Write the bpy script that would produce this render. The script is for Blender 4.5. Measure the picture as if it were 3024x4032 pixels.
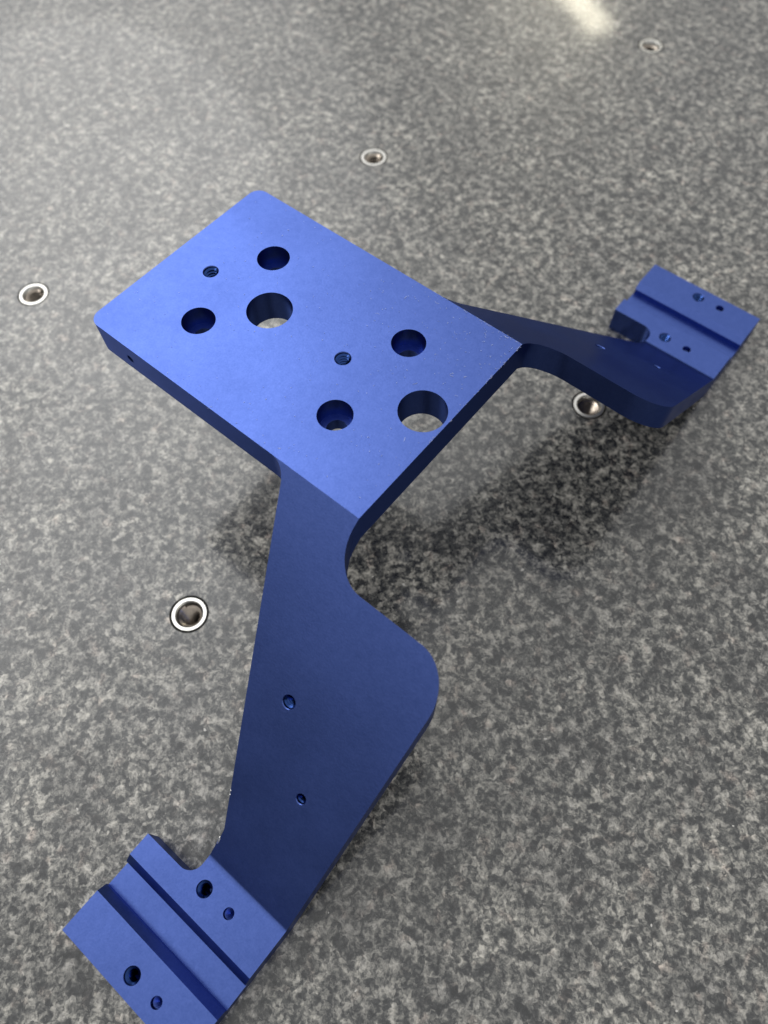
import bpy, bmesh, math, random
from mathutils import Vector, Matrix

random.seed(7)
for o in list(bpy.data.objects):
    bpy.data.objects.remove(o)
scene = bpy.context.scene
col = scene.collection

# ---------------------------------------------------------------- units
# U = width of the bracket's top plate in metres; the bracket is described in
# plate widths, with z = 0 on its top face. ZG lifts it so the table is z = 0.
U = 0.0825
HP = 0.9591            # drop from the plate's top to the pads' top
TH = 0.155             # vertical thickness of the machined section
ZG = HP + TH


def P3(x, y, z):
    return Vector((x * U, y * U, (z + ZG) * U))


# ---------------------------------------------------------------- camera
cam_d = bpy.data.cameras.new("camera")
cam = bpy.data.objects.new("camera", cam_d)
col.objects.link(cam)
cam_d.sensor_fit = 'VERTICAL'
cam_d.lens = 5.7
cam_d.sensor_height = 5.7 * 4032 / 2994.934
cam_d.sensor_width = cam_d.sensor_height * 0.75
rv = Vector((2.526676542, 0.902244293, -0.24398990))
Rm = Matrix.Rotation(rv.length, 3, rv.normalized())          # world -> camera (x right, y down, z forward)
right, down, fwd = Rm[0].copy(), Rm[1].copy(), Rm[2].copy()
cam.matrix_world = Matrix.Translation(P3(0.87226, -1.35752, 2.37234)) @ Matrix((right, -down, -fwd)).transposed().to_4x4()
cam_d.clip_start = 0.01
cam_d.clip_end = 50
cam_d.dof.use_dof = True
cam_d.dof.focus_distance = 3.10 * U
cam_d.dof.aperture_fstop = 1.9
scene.camera = cam

# ---------------------------------------------------------------- room light
scene.view_settings.view_transform = 'Standard'
scene.view_settings.look = 'None'
scene.view_settings.exposure = 0.0
scene.view_settings.gamma = 1.0
scene.view_settings.use_curve_mapping = False
world = bpy.data.worlds.new("World")
scene.world = world
world.use_nodes = True
wn, wl = world.node_tree.nodes, world.node_tree.links
wn.clear()
w_out = wn.new('ShaderNodeOutputWorld')
w_bg = wn.new('ShaderNodeBackground')
w_tc = wn.new('ShaderNodeTexCoord')
w_sep = wn.new('ShaderNodeSeparateXYZ')
w_map = wn.new('ShaderNodeMapRange')
w_map.interpolation_type = 'SMOOTHSTEP'
w_map.inputs['From Min'].default_value = 0.22
w_map.inputs['From Max'].default_value = 0.58
w_mix = wn.new('ShaderNodeMix')
w_mix.data_type = 'RGBA'
w_mix.inputs[6].default_value = (0.115, 0.12, 0.13, 1)      # walls
w_mix.inputs[7].default_value = (1.12, 1.12, 1.11, 1)        # pale ceiling
wl.new(w_tc.outputs['Generated'], w_sep.inputs[0])
wl.new(w_sep.outputs['Z'], w_map.inputs['Value'])
wl.new(w_map.outputs['Result'], w_mix.inputs[0])
wl.new(w_mix.outputs[2], w_bg.inputs['Color'])
w_bg.inputs['Strength'].default_value = 1.0
wl.new(w_bg.outputs[0], w_out.inputs[0])


def area(name, loc, target, sx, sy, watts, colour, spin=0.0):
    d = bpy.data.lights.new(name, 'AREA')
    d.shape = 'RECTANGLE'
    d.size, d.size_y = sx, sy
    d.energy = watts
    d.color = colour
    o = bpy.data.objects.new(name, d)
    col.objects.link(o)
    o.location = loc
    q = (Vector(target) - Vector(loc)).to_track_quat('-Z', 'Y')
    o.rotation_euler = (q.to_matrix() @ Matrix.Rotation(spin, 3, 'Z')).to_euler()
    return o


# broad soft lights added behind and left of the table for a pale sheen
for k, (gx_, gy_, gw) in enumerate(((2.6, 2.2, 13), (1.6, 1.4, 7))):
    sheen = area("added_sheen_light", (-2.55, 1.10 + 0.003 * k, 2.0 - 0.02 * k), (-0.1, 0, 0), gx_, gy_, gw, (1.0, 0.995, 0.98), 0.2)
    sheen.data.shape = 'ELLIPSE'
# the fluorescent tube mirrored in the polished stone
tube = area("tube_light", (-1.74, 3.05, 1.48), (-1.74, 3.05, 0), 1.2, 0.115, 7.5, (1.0, 0.93, 0.72), math.atan2(0.5, -0.87))
# ceiling panel of the room, left of the table, and nested soft lights added beside it to grade the plate's sheen
area("ceiling_panel_light", (-1.85, -0.75, 1.80), (-0.1, 0, 0), 1.3, 0.9, 34, (1.0, 0.98, 0.95), 0.4)
for k, (gx_, gy_, gw) in enumerate(((2.9, 2.4, 9), (2.0, 1.7, 6), (1.2, 1.0, 3))):
    glow = area("added_glow_light", (-1.42 + 0.004 * k, 0.45, 2.15 - 0.02 * k), (-0.1, 0, 0), gx_, gy_, gw, (0.97, 0.985, 1.0), 0.4)
    glow.data.shape = 'ELLIPSE'

# ---------------------------------------------------------------- materials


def mat(name):
    m = bpy.data.materials.new(name)
    m.use_nodes = True
    n = m.node_tree.nodes
    return m, n, m.node_tree.links, n['Principled BSDF']


def granite_material():
    m, n, l, b = mat("granite")
    tc = n.new('ShaderNodeTexCoord')
    mp = n.new('ShaderNodeMapping')
    l.new(tc.outputs['Object'], mp.inputs[0])
    # warp so grains are ragged
    wz = n.new('ShaderNodeTexNoise')
    wz.inputs['Scale'].default_value = 300
    wz.inputs['Detail'].default_value = 4
    l.new(mp.outputs[0], wz.inputs['Vector'])
    wsub = n.new('ShaderNodeVectorMath'); wsub.operation = 'SUBTRACT'
    wsub.inputs[1].default_value = (0.5, 0.5, 0.5)
    l.new(wz.outputs['Color'], wsub.inputs[0])
    wsc = n.new('ShaderNodeVectorMath'); wsc.operation = 'SCALE'
    wsc.inputs['Scale'].default_value = 0.0028
    l.new(wsub.outputs[0], wsc.inputs[0])
    wadd = n.new('ShaderNodeVectorMath'); wadd.operation = 'ADD'
    l.new(mp.outputs[0], wadd.inputs[0]); l.new(wsc.outputs[0], wadd.inputs[1])

    def noise(scale, detail, rough, vec=wadd):
        t = n.new('ShaderNodeTexNoise')
        t.inputs['Scale'].default_value = scale
        t.inputs['Detail'].default_value = detail
        t.inputs['Roughness'].default_value = rough
        l.new(vec.outputs[0], t.inputs['Vector'])
        return t

    def ramp(src, stops):
        r = n.new('ShaderNodeValToRGB')
        e = r.color_ramp.elements
        while len(e) > 1:
            e.remove(e[0])
        e[0].position, e[0].color = stops[0][0], stops[0][1] + (1,)
        for p, c in stops[1:]:
            k = e.new(p); k.color = c + (1,)
        l.new(src, r.inputs[0])
        return r

    def mix(f, a, b_, mode='MIX'):
        x = n.new('ShaderNodeMix'); x.data_type = 'RGBA'; x.blend_type = mode
        if isinstance(f, float): x.inputs[0].default_value = f
        else: l.new(f, x.inputs[0])
        for s, v in ((6, a), (7, b_)):
            if isinstance(v, tuple): x.inputs[s].default_value = v + (1,)
            else: l.new(v, x.inputs[s])
        return x.outputs[2]

    g1 = noise(225, 8, 0.72)

    def crystals(scale, amount):
        v = n.new('ShaderNodeTexVoronoi')
        v.inputs['Scale'].default_value = scale
        l.new(wadd.outputs[0], v.inputs['Vector'])
        s_ = n.new('ShaderNodeSeparateColor')
        l.new(v.outputs['Color'], s_.inputs[0])
        k = n.new('ShaderNodeMath'); k.operation = 'MULTIPLY_ADD'
        k.inputs[1].default_value = amount; k.inputs[2].default_value = -0.5 * amount
        l.new(s_.outputs[1], k.inputs[0])
        return k.outputs[0]

    def add(p, q):
        k = n.new('ShaderNodeMath'); k.operation = 'ADD'
        l.new(p, k.inputs[0]); l.new(q, k.inputs[1])
        return k.outputs[0]
    grain = add(add(g1.outputs['Fac'], crystals(430, 0.15)), crystals(1000, 0.13))
    base = ramp(grain, [(0.31, (0.009, 0.010, 0.011)), (0.43, (0.025, 0.026, 0.027)), (0.50, (0.068, 0.068, 0.064)),
                        (0.57, (0.142, 0.138, 0.126)), (0.70, (0.28, 0.27, 0.246))])
    g2 = noise(640, 5, 0.68)
    fine = ramp(g2.outputs['Fac'], [(0.34, (0.45, 0.46, 0.48)), (0.5, (1, 1, 1)), (0.68, (1.5, 1.48, 1.42))])
    c = mix(0.75, base.outputs[0], fine.outputs[0], 'MULTIPLY')
    # larger drift of tone
    g3 = noise(38, 3, 0.55)
    drift = ramp(g3.outputs['Fac'], [(0.34, (0.70, 0.70, 0.72)), (0.64, (1.28, 1.27, 1.25))])
    c = mix(0.8, c, drift.outputs[0], 'MULTIPLY')
    # pinkish feldspar
    g4 = noise(150, 2, 0.5)
    pk = ramp(g4.outputs['Fac'], [(0.58, (0, 0, 0)), (0.72, (1, 1, 1))])
    c = mix(pk.outputs[0], c, mix(1.0, c, (1.13, 1.02, 0.99), 'MULTIPLY'))
    # rare crystal faces, their sparkle painted as pale spots
    vo = n.new('ShaderNodeTexVoronoi')
    vo.inputs['Scale'].default_value = 330
    l.new(wadd.outputs[0], vo.inputs['Vector'])
    sp = n.new('ShaderNodeSeparateColor')
    l.new(vo.outputs['Color'], sp.inputs[0])
    gt = n.new('ShaderNodeMath'); gt.operation = 'GREATER_THAN'; gt.inputs[1].default_value = 0.985
    l.new(sp.outputs[0], gt.inputs[0])
    lt = n.new('ShaderNodeMath'); lt.operation = 'LESS_THAN'; lt.inputs[1].default_value = 0.16
    l.new(vo.outputs['Distance'], lt.inputs[0])
    an = n.new('ShaderNodeMath'); an.operation = 'MULTIPLY'
    l.new(gt.outputs[0], an.inputs[0]); l.new(lt.outputs[0], an.inputs[1])
    c = mix(an.outputs[0], c, (0.33, 0.32, 0.30))
    l.new(c, b.inputs['Base Color'])
    rr = ramp(g2.outputs['Fac'], [(0.3, (0.23, 0.23, 0.23)), (0.7, (0.34, 0.34, 0.34))])
    l.new(rr.outputs[0], b.inputs['Roughness'])
    b.inputs['Specular IOR Level'].default_value = 0.5
    b.inputs['Coat Weight'].default_value = 0.46
    sm = noise(14, 5, 0.6)
    smr = ramp(sm.outputs['Fac'], [(0.35, (0.045, 0.045, 0.045)), (0.65, (0.095, 0.095, 0.095))])
    l.new(smr.outputs[0], b.inputs['Coat Roughness'])
    bp = n.new('ShaderNodeBump')
    bp.inputs['Strength'].default_value = 0.05
    bp.inputs['Distance'].default_value = 0.0004
    l.new(g2.outputs['Fac'], bp.inputs['Height'])
    l.new(bp.outputs[0], b.inputs['Normal'])
    return m


def anodised_material():
    m, n, l, b = mat("blue_anodised_aluminium")
    tc = n.new('ShaderNodeTexCoord')
    nz = n.new('ShaderNodeTexNoise')
    nz.inputs['Scale'].default_value = 1500
    nz.inputs['Detail'].default_value = 3
    l.new(tc.outputs['Object'], nz.inputs['Vector'])
    big = n.new('ShaderNodeTexNoise')
    big.inputs['Scale'].default_value = 45
    big.inputs['Detail'].default_value = 3
    l.new(tc.outputs['Object'], big.inputs['Vector'])
    r = n.new('ShaderNodeValToRGB')
    r.color_ramp.elements[0].position = 0.3
    r.color_ramp.elements[0].color = (0.051, 0.086, 0.275, 1)
    r.color_ramp.elements[1].position = 0.7
    r.color_ramp.elements[1].color = (0.072, 0.114, 0.345, 1)
    mid = n.new('ShaderNodeTexNoise')
    mid.inputs['Scale'].default_value = 420
    mid.inputs['Detail'].default_value = 5
    mid.inputs['Roughness'].default_value = 0.7
    l.new(tc.outputs['Object'], mid.inputs['Vector'])
    av = n.new('ShaderNodeMath'); av.operation = 'MULTIPLY_ADD'
    av.inputs[1].default_value = 0.55
    l.new(mid.outputs['Fac'], av.inputs[0])
    hf = n.new('ShaderNodeMath'); hf.operation = 'MULTIPLY'; hf.inputs[1].default_value = 0.45
    l.new(nz.outputs['Fac'], hf.inputs[0])
    l.new(hf.outputs[0], av.inputs[2])
    l.new(av.outputs[0], r.inputs[0])
    l.new(r.outputs[0], b.inputs['Base Color'])
    mr = n.new('ShaderNodeMapRange')
    mr.inputs['From Min'].default_value = 0.35
    mr.inputs['From Max'].default_value = 0.65
    mr.inputs['To Min'].default_value = 0.30
    mr.inputs['To Max'].default_value = 0.36
    l.new(big.outputs['Fac'], mr.inputs['Value'])
    l.new(mr.outputs[0], b.inputs['Roughness'])
    b.inputs['Metallic'].default_value = 1.0
    b.inputs['Specular Tint'].default_value = (0.46, 0.49, 0.66, 1)
    bp = n.new('ShaderNodeBump')
    bp.inputs['Strength'].default_value = 0.12
    bp.inputs['Distance'].default_value = 0.0002
    l.new(nz.outputs['Fac'], bp.inputs['Height'])
    l.new(bp.outputs[0], b.inputs['Normal'])
    return m


def simple(name, colour, metal, rough, noise=0.0, scale=900):
    m, n, l, b = mat(name)
    tc = n.new('ShaderNodeTexCoord')
    nz = n.new('ShaderNodeTexNoise')
    nz.inputs['Scale'].default_value = scale
    nz.inputs['Detail'].default_value = 3
    l.new(tc.outputs['Object'], nz.inputs['Vector'])
    r = n.new('ShaderNodeValToRGB')
    k = 1 - noise
    r.color_ramp.elements[0].position = 0.3
    r.color_ramp.elements[0].color = tuple(c * k for c in colour) + (1,)
    r.color_ramp.elements[1].position = 0.7
    r.color_ramp.elements[1].color = tuple(min(1, c * (1 + noise)) for c in colour) + (1,)
    l.new(nz.outputs['Fac'], r.inputs[0])
    l.new(r.outputs[0], b.inputs['Base Color'])
    b.inputs['Metallic'].default_value = metal
    b.inputs['Roughness'].default_value = rough
    return m


M_GRAN = granite_material()
M_BLUE = anodised_material()
M_THREAD = simple("shaded_blue_anodised_thread", (0.018, 0.042, 0.150), 1.0, 0.18, 0.1)  # same anodising, colour darkened so the bores look deep and shaded
M_STEEL = simple("stainless_flange", (0.56, 0.55, 0.52), 1.0, 0.28, 0.05)
M_STEEL_D = simple("stainless_thread", (0.27, 0.235, 0.20), 1.0, 0.25, 0.12)
M_EPOXY = simple("dark_epoxy", (0.035, 0.036, 0.034), 0.0, 0.45, 0.2)
M_LINT = simple("pale_lint", (0.42, 0.47, 0.66), 0.0, 0.8, 0.05)
M_CHIP = simple("bare_aluminium", (0.88, 0.88, 0.88), 1.0, 0.25, 0.05)

# ---------------------------------------------------------------- mesh helpers


def link_mesh(name, bm, m, parent=None):
    me = bpy.data.meshes.new(name)
    bm.to_mesh(me)
    bm.free()
    me.materials.append(m)
    o = bpy.data.objects.new(name, me)
    col.objects.link(o)
    if parent is not None:
        o.parent = parent
    return o


def prism(pts, axis, a, b):
    """closed prism of a polygon; axis 'x': pts are (y, z); axis 'z': pts are (x, y)."""
    bm = bmesh.new()
    mk = (lambda q, t: P3(t, q[0], q[1])) if axis == 'x' else (lambda q, t: P3(q[0], q[1], t))
    lo = [bm.verts.new(mk(q, a)) for q in pts]
    hi = [bm.verts.new(mk(q, b)) for q in pts]
    bm.faces.new(lo[::-1]); bm.faces.new(hi)
    k = len(pts)
    for i in range(k):
        bm.faces.new((lo[i], lo[(i + 1) % k], hi[(i + 1) % k], hi[i]))
    bmesh.ops.recalc_face_normals(bm, faces=bm.faces[:])
    return bm


def lathe_solid(prof, origin, axis, seg=64):
    """solid of revolution from (radius, depth) pairs, first and last on the axis."""
    bm = bmesh.new()
    zax = Vector(axis).normalized()
    xax = zax.orthogonal().normalized()
    yax = zax.cross(xax)
    rings = []
    for r, d in prof:
        c = origin + zax * (d * U)
        if r == 0:
            rings.append([bm.verts.new(c)])
        else:
            rings.append([bm.verts.new(c + (xax * math.cos(2 * math.pi * i / seg) + yax * math.sin(2 * math.pi * i / seg)) * (r * U)) for i in range(seg)])
    for A, B in zip(rings, rings[1:]):
        for i in range(seg):
            j = (i + 1) % seg
            if len(A) == 1: bm.faces.new((A[0], B[i], B[j]))
            elif len(B) == 1: bm.faces.new((A[i], A[j], B[0]))
            else: bm.faces.new((A[i], A[j], B[j], B[i]))
    bmesh.ops.recalc_face_normals(bm, faces=bm.faces[:])
    return bm


def boolean(bm_a, bm_list, op):
    """exact boolean of bm_a with every bmesh in bm_list, returns a new bmesh."""
    a = link_mesh("work_a", bm_a, M_BLUE)
    tmp = bpy.data.collections.new("work")
    scene.collection.children.link(tmp)
    for b in bm_list:
        o = link_mesh("work_b", b, M_BLUE)
        col.objects.unlink(o)
        tmp.objects.link(o)
    md = a.modifiers.new("b", 'BOOLEAN')
    md.operation = op
    md.solver = 'EXACT'
    md.operand_type = 'COLLECTION'
    md.collection = tmp
    dg = bpy.context.evaluated_depsgraph_get()
    dg.update()
    me = bpy.data.meshes.new_from_object(a.evaluated_get(dg))
    out = bmesh.new()
    out.from_mesh(me)
    for o in list(tmp.objects):
        bpy.data.objects.remove(o)
    bpy.data.collections.remove(tmp)
    bpy.data.objects.remove(a)
    return out


def fillet(pts, radii, seg=18):
    out = []
    k = len(pts)
    for i in range(k):
        r = radii[i]
        p = Vector(pts[i])
        if r == 0:
            out.append(tuple(p)); continue
        a = (Vector(pts[i - 1]) - p).normalized()
        b = (Vector(pts[(i + 1) % k]) - p).normalized()
        ang = a.angle(b)
        d = r / math.tan(ang / 2)
        c = p + (a + b).normalized() * (r / math.sin(ang / 2))
        s, e = p + a * d - c, p + b * d - c
        sw = s.angle_signed(e)
        for q in range(seg + 1):
            t = -sw * q / seg
            v = Vector((s.x * math.cos(t) - s.y * math.sin(t), s.x * math.sin(t) + s.y * math.cos(t)))
            out.append(tuple(c + v))
    return out


# ---------------------------------------------------------------- the setting
INSERTS = [(-0.7131, -1.0146), (-2.971, -0.1795), (0.1234, 1.248), (-2.1345, 2.0831), (-1.298, 4.3456)]
gb = bmesh.new()
bmesh.ops.create_cube(gb, size=1.0, matrix=Matrix.Translation((-0.15, 0.25, -0.1)) @ Matrix.Diagonal((2.4, 2.4, 0.2, 1)))
bmesh.ops.rotate(gb, verts=gb.verts[:], cent=(-0.15, 0.25, 0), matrix=Matrix.Rotation(math.atan2(0.938, 0.347), 3, 'Z'))
cut = [lathe_solid([(0, 0.1), (0.0965, 0.1), (0.0965, -0.7), (0, -0.7)], P3(x, y, -ZG), (0, 0, 1), 72) for x, y in INSERTS]
gb = boolean(gb, cut, 'DIFFERENCE')
slab = link_mesh("granite_table", gb, M_GRAN)
slab["kind"] = "structure"
slab["label"] = "speckled dark grey polished granite table top with threaded inserts"

# ---------------------------------------------------------------- threaded inserts


def thread_tube(name, origin, axis, r_out, depth, pitch, m, parent, r_in=None, top=0.0):
    """internal screw thread: a helical sawtooth skin with a closed drill-point bottom."""
    bm = bmesh.new()
    zax = Vector(axis).normalized()
    xax = zax.orthogonal().normalized()
    yax = zax.cross(xax)
    r_in = r_in or r_out * 0.86
    seg = 40
    turns = max(2, int(depth / pitch))
    prev = None
    prof = [(0.0, 1.0), (0.08, 1.0), (0.46, 0.0), (0.58, 0.0)]       # fraction of pitch, 1 = root of the groove
    for k in range(turns):
        for fr, h in prof:
            ring = []
            for i in range(seg + 1):
                a = 2 * math.pi * i / seg
                d = top + (k + fr + i / seg) * pitch
                r = r_in + (r_out - r_in) * h
                ring.append(bm.verts.new(origin - zax * (d * U) + (xax * math.cos(a) + yax * math.sin(a)) * (r * U)))
            if prev:
                for i in range(seg):
                    bm.faces.new((prev[i], prev[i + 1], ring[i + 1], ring[i]))
            prev = ring
    c = bm.verts.new(origin - zax * ((top + (turns + 1) * pitch + r_in * 0.6) * U))
    for i in range(seg):
        bm.faces.new((prev[i], prev[i + 1], c))
    for f in bm.faces:
        f.smooth = False
    return link_mesh(name, bm, m, parent)


def lathe_skin(name, prof, m, parent, seg=72):
    bm = bmesh.new()
    rings = [[bm.verts.new((r * U * math.cos(2 * math.pi * i / seg), r * U * math.sin(2 * math.pi * i / seg), z * U)) for i in range(seg)] for r, z in prof]
    for A, B in zip(rings, rings[1:]):
        for i in range(seg):
            bm.faces.new((A[i], A[(i + 1) % seg], B[(i + 1) % seg], B[i]))
    bmesh.ops.recalc_face_normals(bm, faces=bm.faces[:])
    return link_mesh(name, bm, m, parent)


def make_insert():
    t = bpy.data.objects.new("threaded_insert", None)
    col.objects.link(t)
    lathe_skin("flange", [(0.0865, -0.06), (0.0865, -0.003), (0.0845, 0.0005), (0.0690, 0.0005), (0.0635, -0.008), (0.0575, -0.022), (0.0575, -0.06), (0.0865, -0.06)], M_STEEL, t)
    lathe_skin("epoxy_bead", [(0.0866, -0.05), (0.0866, -0.014), (0.0915, -0.017), (0.0964, -0.010), (0.0964, -0.05)], M_EPOXY, t)
    thread_tube("thread", Vector((0, 0, 0)), (0, 0, 1), 0.0575, 0.42, 0.0210, M_STEEL_D, t, 0.0440, top=0.014)
    return t


INS_LABEL = [
    "steel threaded insert in the granite, in the open beside the long sloping arm",
    "steel threaded insert in the granite beyond the plate's blank rounded corner",
    "steel threaded insert half hidden under the dark front wall of an arm",
    "steel threaded insert in the granite behind the plate's long edge",
    "steel threaded insert in the granite near the mirrored tube light",
]
first = make_insert()
for i, (x, y) in enumerate(INSERTS):
    if i == 0:
        t = first
    else:
        t = first.copy(); col.objects.link(t)
        for ch in list(first.children):
            c = ch.copy(); col.objects.link(c); c.parent = t
    t.location = P3(x, y, -ZG)
    t.rotation_euler = (0, 0, random.uniform(0, 6.28))
    t["label"] = INS_LABEL[i]
    t["category"] = "threaded insert"
    t["group"] = "steel threaded inserts set in the granite"

# ---------------------------------------------------------------- the bracket
L = 1.4576
YB = 0.5 + 1.1912                    # pad bend line
YO = YB + 0.5454                     # pad outer edge
G0, G1, GC, GD = YB + 0.1985, YB + 0.3685, 0.032, 0.064   # groove: top edges, chamfer, depth
XE, XT = 0.5862, -0.0865
SL = HP / 1.1912
# section across the bracket (y, z)
RB = 0.035
bend = [(YB + RB * math.tan(math.atan(SL) / 2) - RB * math.sin(a), -HP + RB * (1 - math.cos(a))) for a in [math.atan(SL) * (6 - i) / 6 for i in range(7)]]
half = [(0.5, 0.0)] + bend + [(G0, -HP), (G0 + GC, -HP - GC), (G0 + GC, -HP - GD), (G1 - GC, -HP - GD), (G1 - GC, -HP - GC), (G1, -HP), (YO, -HP),
        (YO, -HP - TH), (YB, -HP - TH), (0.5, -TH)]
sec = half + [(-y, z) for y, z in half[::-1]]
body = prism(sec, 'x', -2.0, 1.2)
# outline seen from above (x, y), one half then mirrored
YC = 0.6815
yn = YB + 0.0995                      # inner edge of the tab
xa = lambda y: -0.3603 + 0.3785 * (y - 0.5) * 1.5293 / 1.1912
y1 = 0.5 + 1.385 * 0.7789
hp = [(-L, 0.5), (xa(0.5), 0.5), (xa(y1), y1), (0.1685, yn), (XT, yn), (XT, YO), (XE, YO), (XE, YC), (0.0, YC)]
hr = [0.055, 0.10, 0.05, 0.062, 0.0, 0.0, 0.0, 0.16, 0.15]
full = hp + [(x, -y) for x, y in hp[::-1]]
rad = hr + hr[::-1]
plan = fillet(full, rad)
body = boolean(body, [prism(plan, 'z', -2.0, 1.0)], 'INTERSECT')

cutters = []
UP = Vector((0, 0, 1))
for x in (-1.0965, -0.3555):
    for y in (-0.2225, 0.2225):
        cutters.append(lathe_solid([(0, 0.05), (0.0706, 0.05), (0.0706, -0.095), (0.0425, -0.095), (0.0425, -0.3), (0, -0.3)], P3(x, y, 0), UP, 80))
for x in (-0.908, -0.109):
    cutters.append(lathe_solid([(0, 0.05), (0.0962, 0.05), (0.0962, -0.3), (0, -0.3)], P3(x, 0, 0), UP, 96))
TAPS = []                              # (origin, axis, radius, depth, owner)
for x in (-1.252, -0.5095):
    TAPS.append((P3(x, 0, 0), UP, 0.0325, 0.13, 'plate'))
DOWELS = []
for s in (-1, 1):
    n = Vector((0, s * HP, 1.1912)).normalized()
    for xx, tt, rr in ((0.1236, 0.7488, 0.0275), (0.3594, 1.032, 0.0205)):
        y = 0.5 + tt * 0.7789
        TAPS.append((P3(xx, s * y, -(y - 0.5) * SL), n, rr, 0.09, s))
    for yy in (YB + 0.0955, YB + 0.4745):
        TAPS.append((P3(0.2375, s * yy, -HP), UP, 0.0315, 0.12, s * 2))
        DOWELS.append((P3(0.3725, s * yy, -HP), UP, 0.0225))
for o, ax, r, d, w in TAPS:
    cutters.append(lathe_solid([(0, 0.03), (r + 0.002 + 0.03, 0.03), (r + 0.002, 0.0), (r * 0.985, -0.003), (r * 0.985, -d - 0.012), (0, -d - 0.012)], o, ax, 48))
for o, ax, r in DOWELS:
    cutters.append(lathe_solid([(0, 0.03), (r, 0.03), (r, -0.036), (0, -0.036 - r * 0.58)], o, ax, 48))
cutters.append(lathe_solid([(0, 0.05), (0.018, 0.05), (0.018, -0.12), (0, -0.13)], P3(-1.2377, -0.5, -0.0855), (0, -1, 0), 32))
body = boolean(body, cutters, 'DIFFERENCE')
bmesh.ops.remove_doubles(body, verts=body.verts[:], dist=2e-6)
bmesh.ops.dissolve_limit(body, angle_limit=math.radians(0.2), verts=body.verts[:], edges=body.edges[:])
# broken edges: a hair of bevel on every sharp edge
w = link_mesh("work_body", body, M_BLUE)
bv = w.modifiers.new("bevel", 'BEVEL')
bv.width = 0.0026 * U
bv.segments = 2
bv.limit_method = 'ANGLE'
bv.angle_limit = math.radians(24)
bv.use_clamp_overlap = True
dg = bpy.context.evaluated_depsgraph_get()
dg.update()
me = bpy.data.meshes.new_from_object(w.evaluated_get(dg))
bpy.data.objects.remove(w)
body = bmesh.new()
body.from_mesh(me)
SP0, SP1 = 0.5045, YB - 0.016
for yy in (-SP1, -SP0, SP0, SP1):
    bmesh.ops.bisect_plane(body, geom=body.verts[:] + body.edges[:] + body.faces[:], dist=1e-7, plane_co=(0, yy * U, 0), plane_no=(0, 1, 0))

bracket = bpy.data.objects.new("bracket", None)
col.objects.link(bracket)
bracket["label"] = "blue anodised aluminium bracket with drilled plate and two sloping arms on granite"
bracket["category"] = "bracket"


def take(lo, hi, name):
    bm = body.copy()
    kill = [f for f in bm.faces if not lo < f.calc_center_median().y / U < hi]
    bmesh.ops.delete(bm, geom=kill, context='FACES')
    for f in bm.faces:
        f.smooth = False
    return link_mesh(name, bm, M_BLUE, bracket)


plate = take(-SP0, SP0, "top_plate")
arms = {-1: take(-SP1, -SP0, "arm"), 1: take(SP0, SP1, "arm")}
pads = {-2: take(-9, -SP1, "foot_pad"), 2: take(SP1, 9, "foot_pad")}
body.free()
plate["label"] = "horizontal drilled blue plate with two rounded corners"
for o, ax, r, d, wn_ in TAPS:
    owner = plate if wn_ == 'plate' else arms.get(wn_) or pads.get(wn_)
    thread_tube("screw_thread", o, ax, r * 0.975, d, 0.0155, M_THREAD, owner, r * 0.72, top=0.004)

# chips of bare metal on the arm's edge


def on_arm(x, t, s=-1, lift=0.0):
    y = 0.5 + t * 0.7789
    return P3(x, s * y, -(y - 0.5) * SL + lift)


def chip(x, t, a, b, ang):
    bm = bmesh.new()
    bmesh.ops.create_icosphere(bm, subdivisions=2, radius=1.0)
    for v in bm.verts:
        k = 1 + random.uniform(-0.22, 0.22)
        v.co = Vector((v.co.x * a * k, v.co.y * b * k, v.co.z * 0.0016)) * U
    bmesh.ops.rotate(bm, verts=bm.verts[:], cent=(0, 0, 0), matrix=Matrix.Rotation(ang, 3, 'Z'))
    bmesh.ops.rotate(bm, verts=bm.verts[:], cent=(0, 0, 0), matrix=Matrix.Rotation(math.atan(SL), 3, 'X'))
    bmesh.ops.translate(bm, verts=bm.verts[:], vec=on_arm(x, t))
    link_mesh("edge_chip", bm, M_CHIP, arms[-1])


xl = lambda t: -0.3603 + 0.3785 * t
chip(xl(1.224) + 0.0005, 1.224, 0.0035, 0.004, 0.3)
chip(xl(1.240) + 0.0005, 1.240, 0.0025, 0.003, 0.3)
chip(0.1665, 1.440, 0.0045, 0.018, 0.12)

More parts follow.
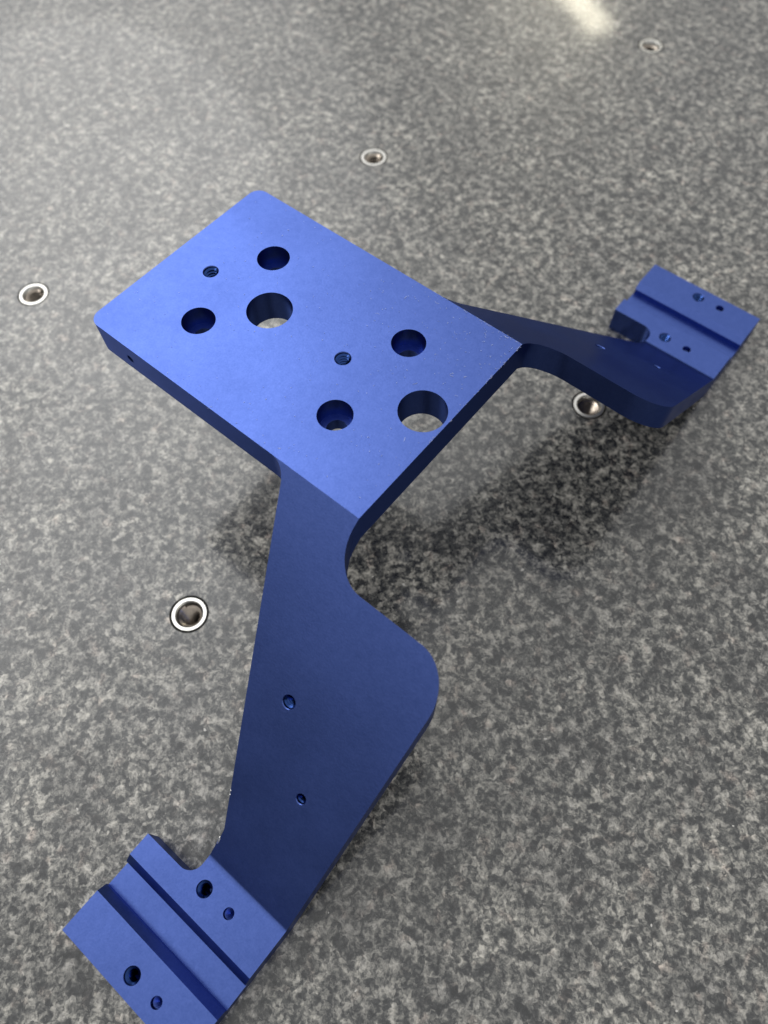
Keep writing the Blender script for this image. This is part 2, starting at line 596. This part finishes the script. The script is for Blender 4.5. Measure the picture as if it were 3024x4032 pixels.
# lint and dust lying on the plate
bm = bmesh.new()
HOLES = [(-1.0965, -.2225, .075), (-1.0965, .2225, .075), (-.3555, -.2225, .075), (-.3555, .2225, .075), (-.908, 0, .1), (-.109, 0, .1), (-1.252, 0, .036), (-.5095, 0, .036)]


def fibre(x, y, length, r, curl):
    a = random.uniform(0, 6.28)
    pts = []
    k = 5
    for i in range(k):
        pts.append(Vector((x, y, 0.0004 + r * 0.5 + random.uniform(0, 0.002))))
        a += random.uniform(-curl, curl)
        x += math.cos(a) * length / k
        y += math.sin(a) * length / k
    prev = None
    for i, p in enumerate(pts):
        t = (pts[min(i + 1, k - 1)] - pts[max(i - 1, 0)]).normalized()
        s = t.cross(Vector((0, 0, 1))).normalized()
        u = s.cross(t)
        ring = [bm.verts.new(P3(*(p + (s * math.cos(q * 2.0944) + u * math.sin(q * 2.0944)) * r))) for q in range(3)]
        if prev:
            for q in range(3):
                bm.faces.new((prev[q], prev[(q + 1) % 3], ring[(q + 1) % 3], ring[q]))
        prev = ring


count = 0
while count < 300:
    x, y = -random.random() * 1.42, random.uniform(-0.49, 0.49)
    dens = 0.13 + 0.87 * max(0, 1 - math.hypot(x, y - 0.5) / 0.75) ** 1.3
    if random.random() > dens or any(math.hypot(x - a, y - b) < c + 0.02 for a, b, c in HOLES):
        continue
    fibre(x, y, random.uniform(0.003, 0.010) if random.random() < 0.95 else random.uniform(0.015, 0.03), random.uniform(0.0003, 0.0007), 0.9)
    count += 1
for i in range(110):                   # fuzz caught on the two edges at the corner
    if random.random() < 0.55:
        x, y = -random.random() ** 1.4 * 0.45, 0.4965 + random.uniform(-0.004, 0.002)
    else:
        x, y = random.uniform(-0.004, 0.001), 0.5 - random.random() ** 1.3 * 0.62
    fibre(x, y, random.uniform(0.003, 0.009), random.uniform(0.0003, 0.0006), 0.8)
lint = link_mesh("lint", bm, M_LINT)
lint["kind"] = "stuff"
lint["label"] = "tiny pale lint fibres and dust scattered over the blue plate"
lint["category"] = "lint"
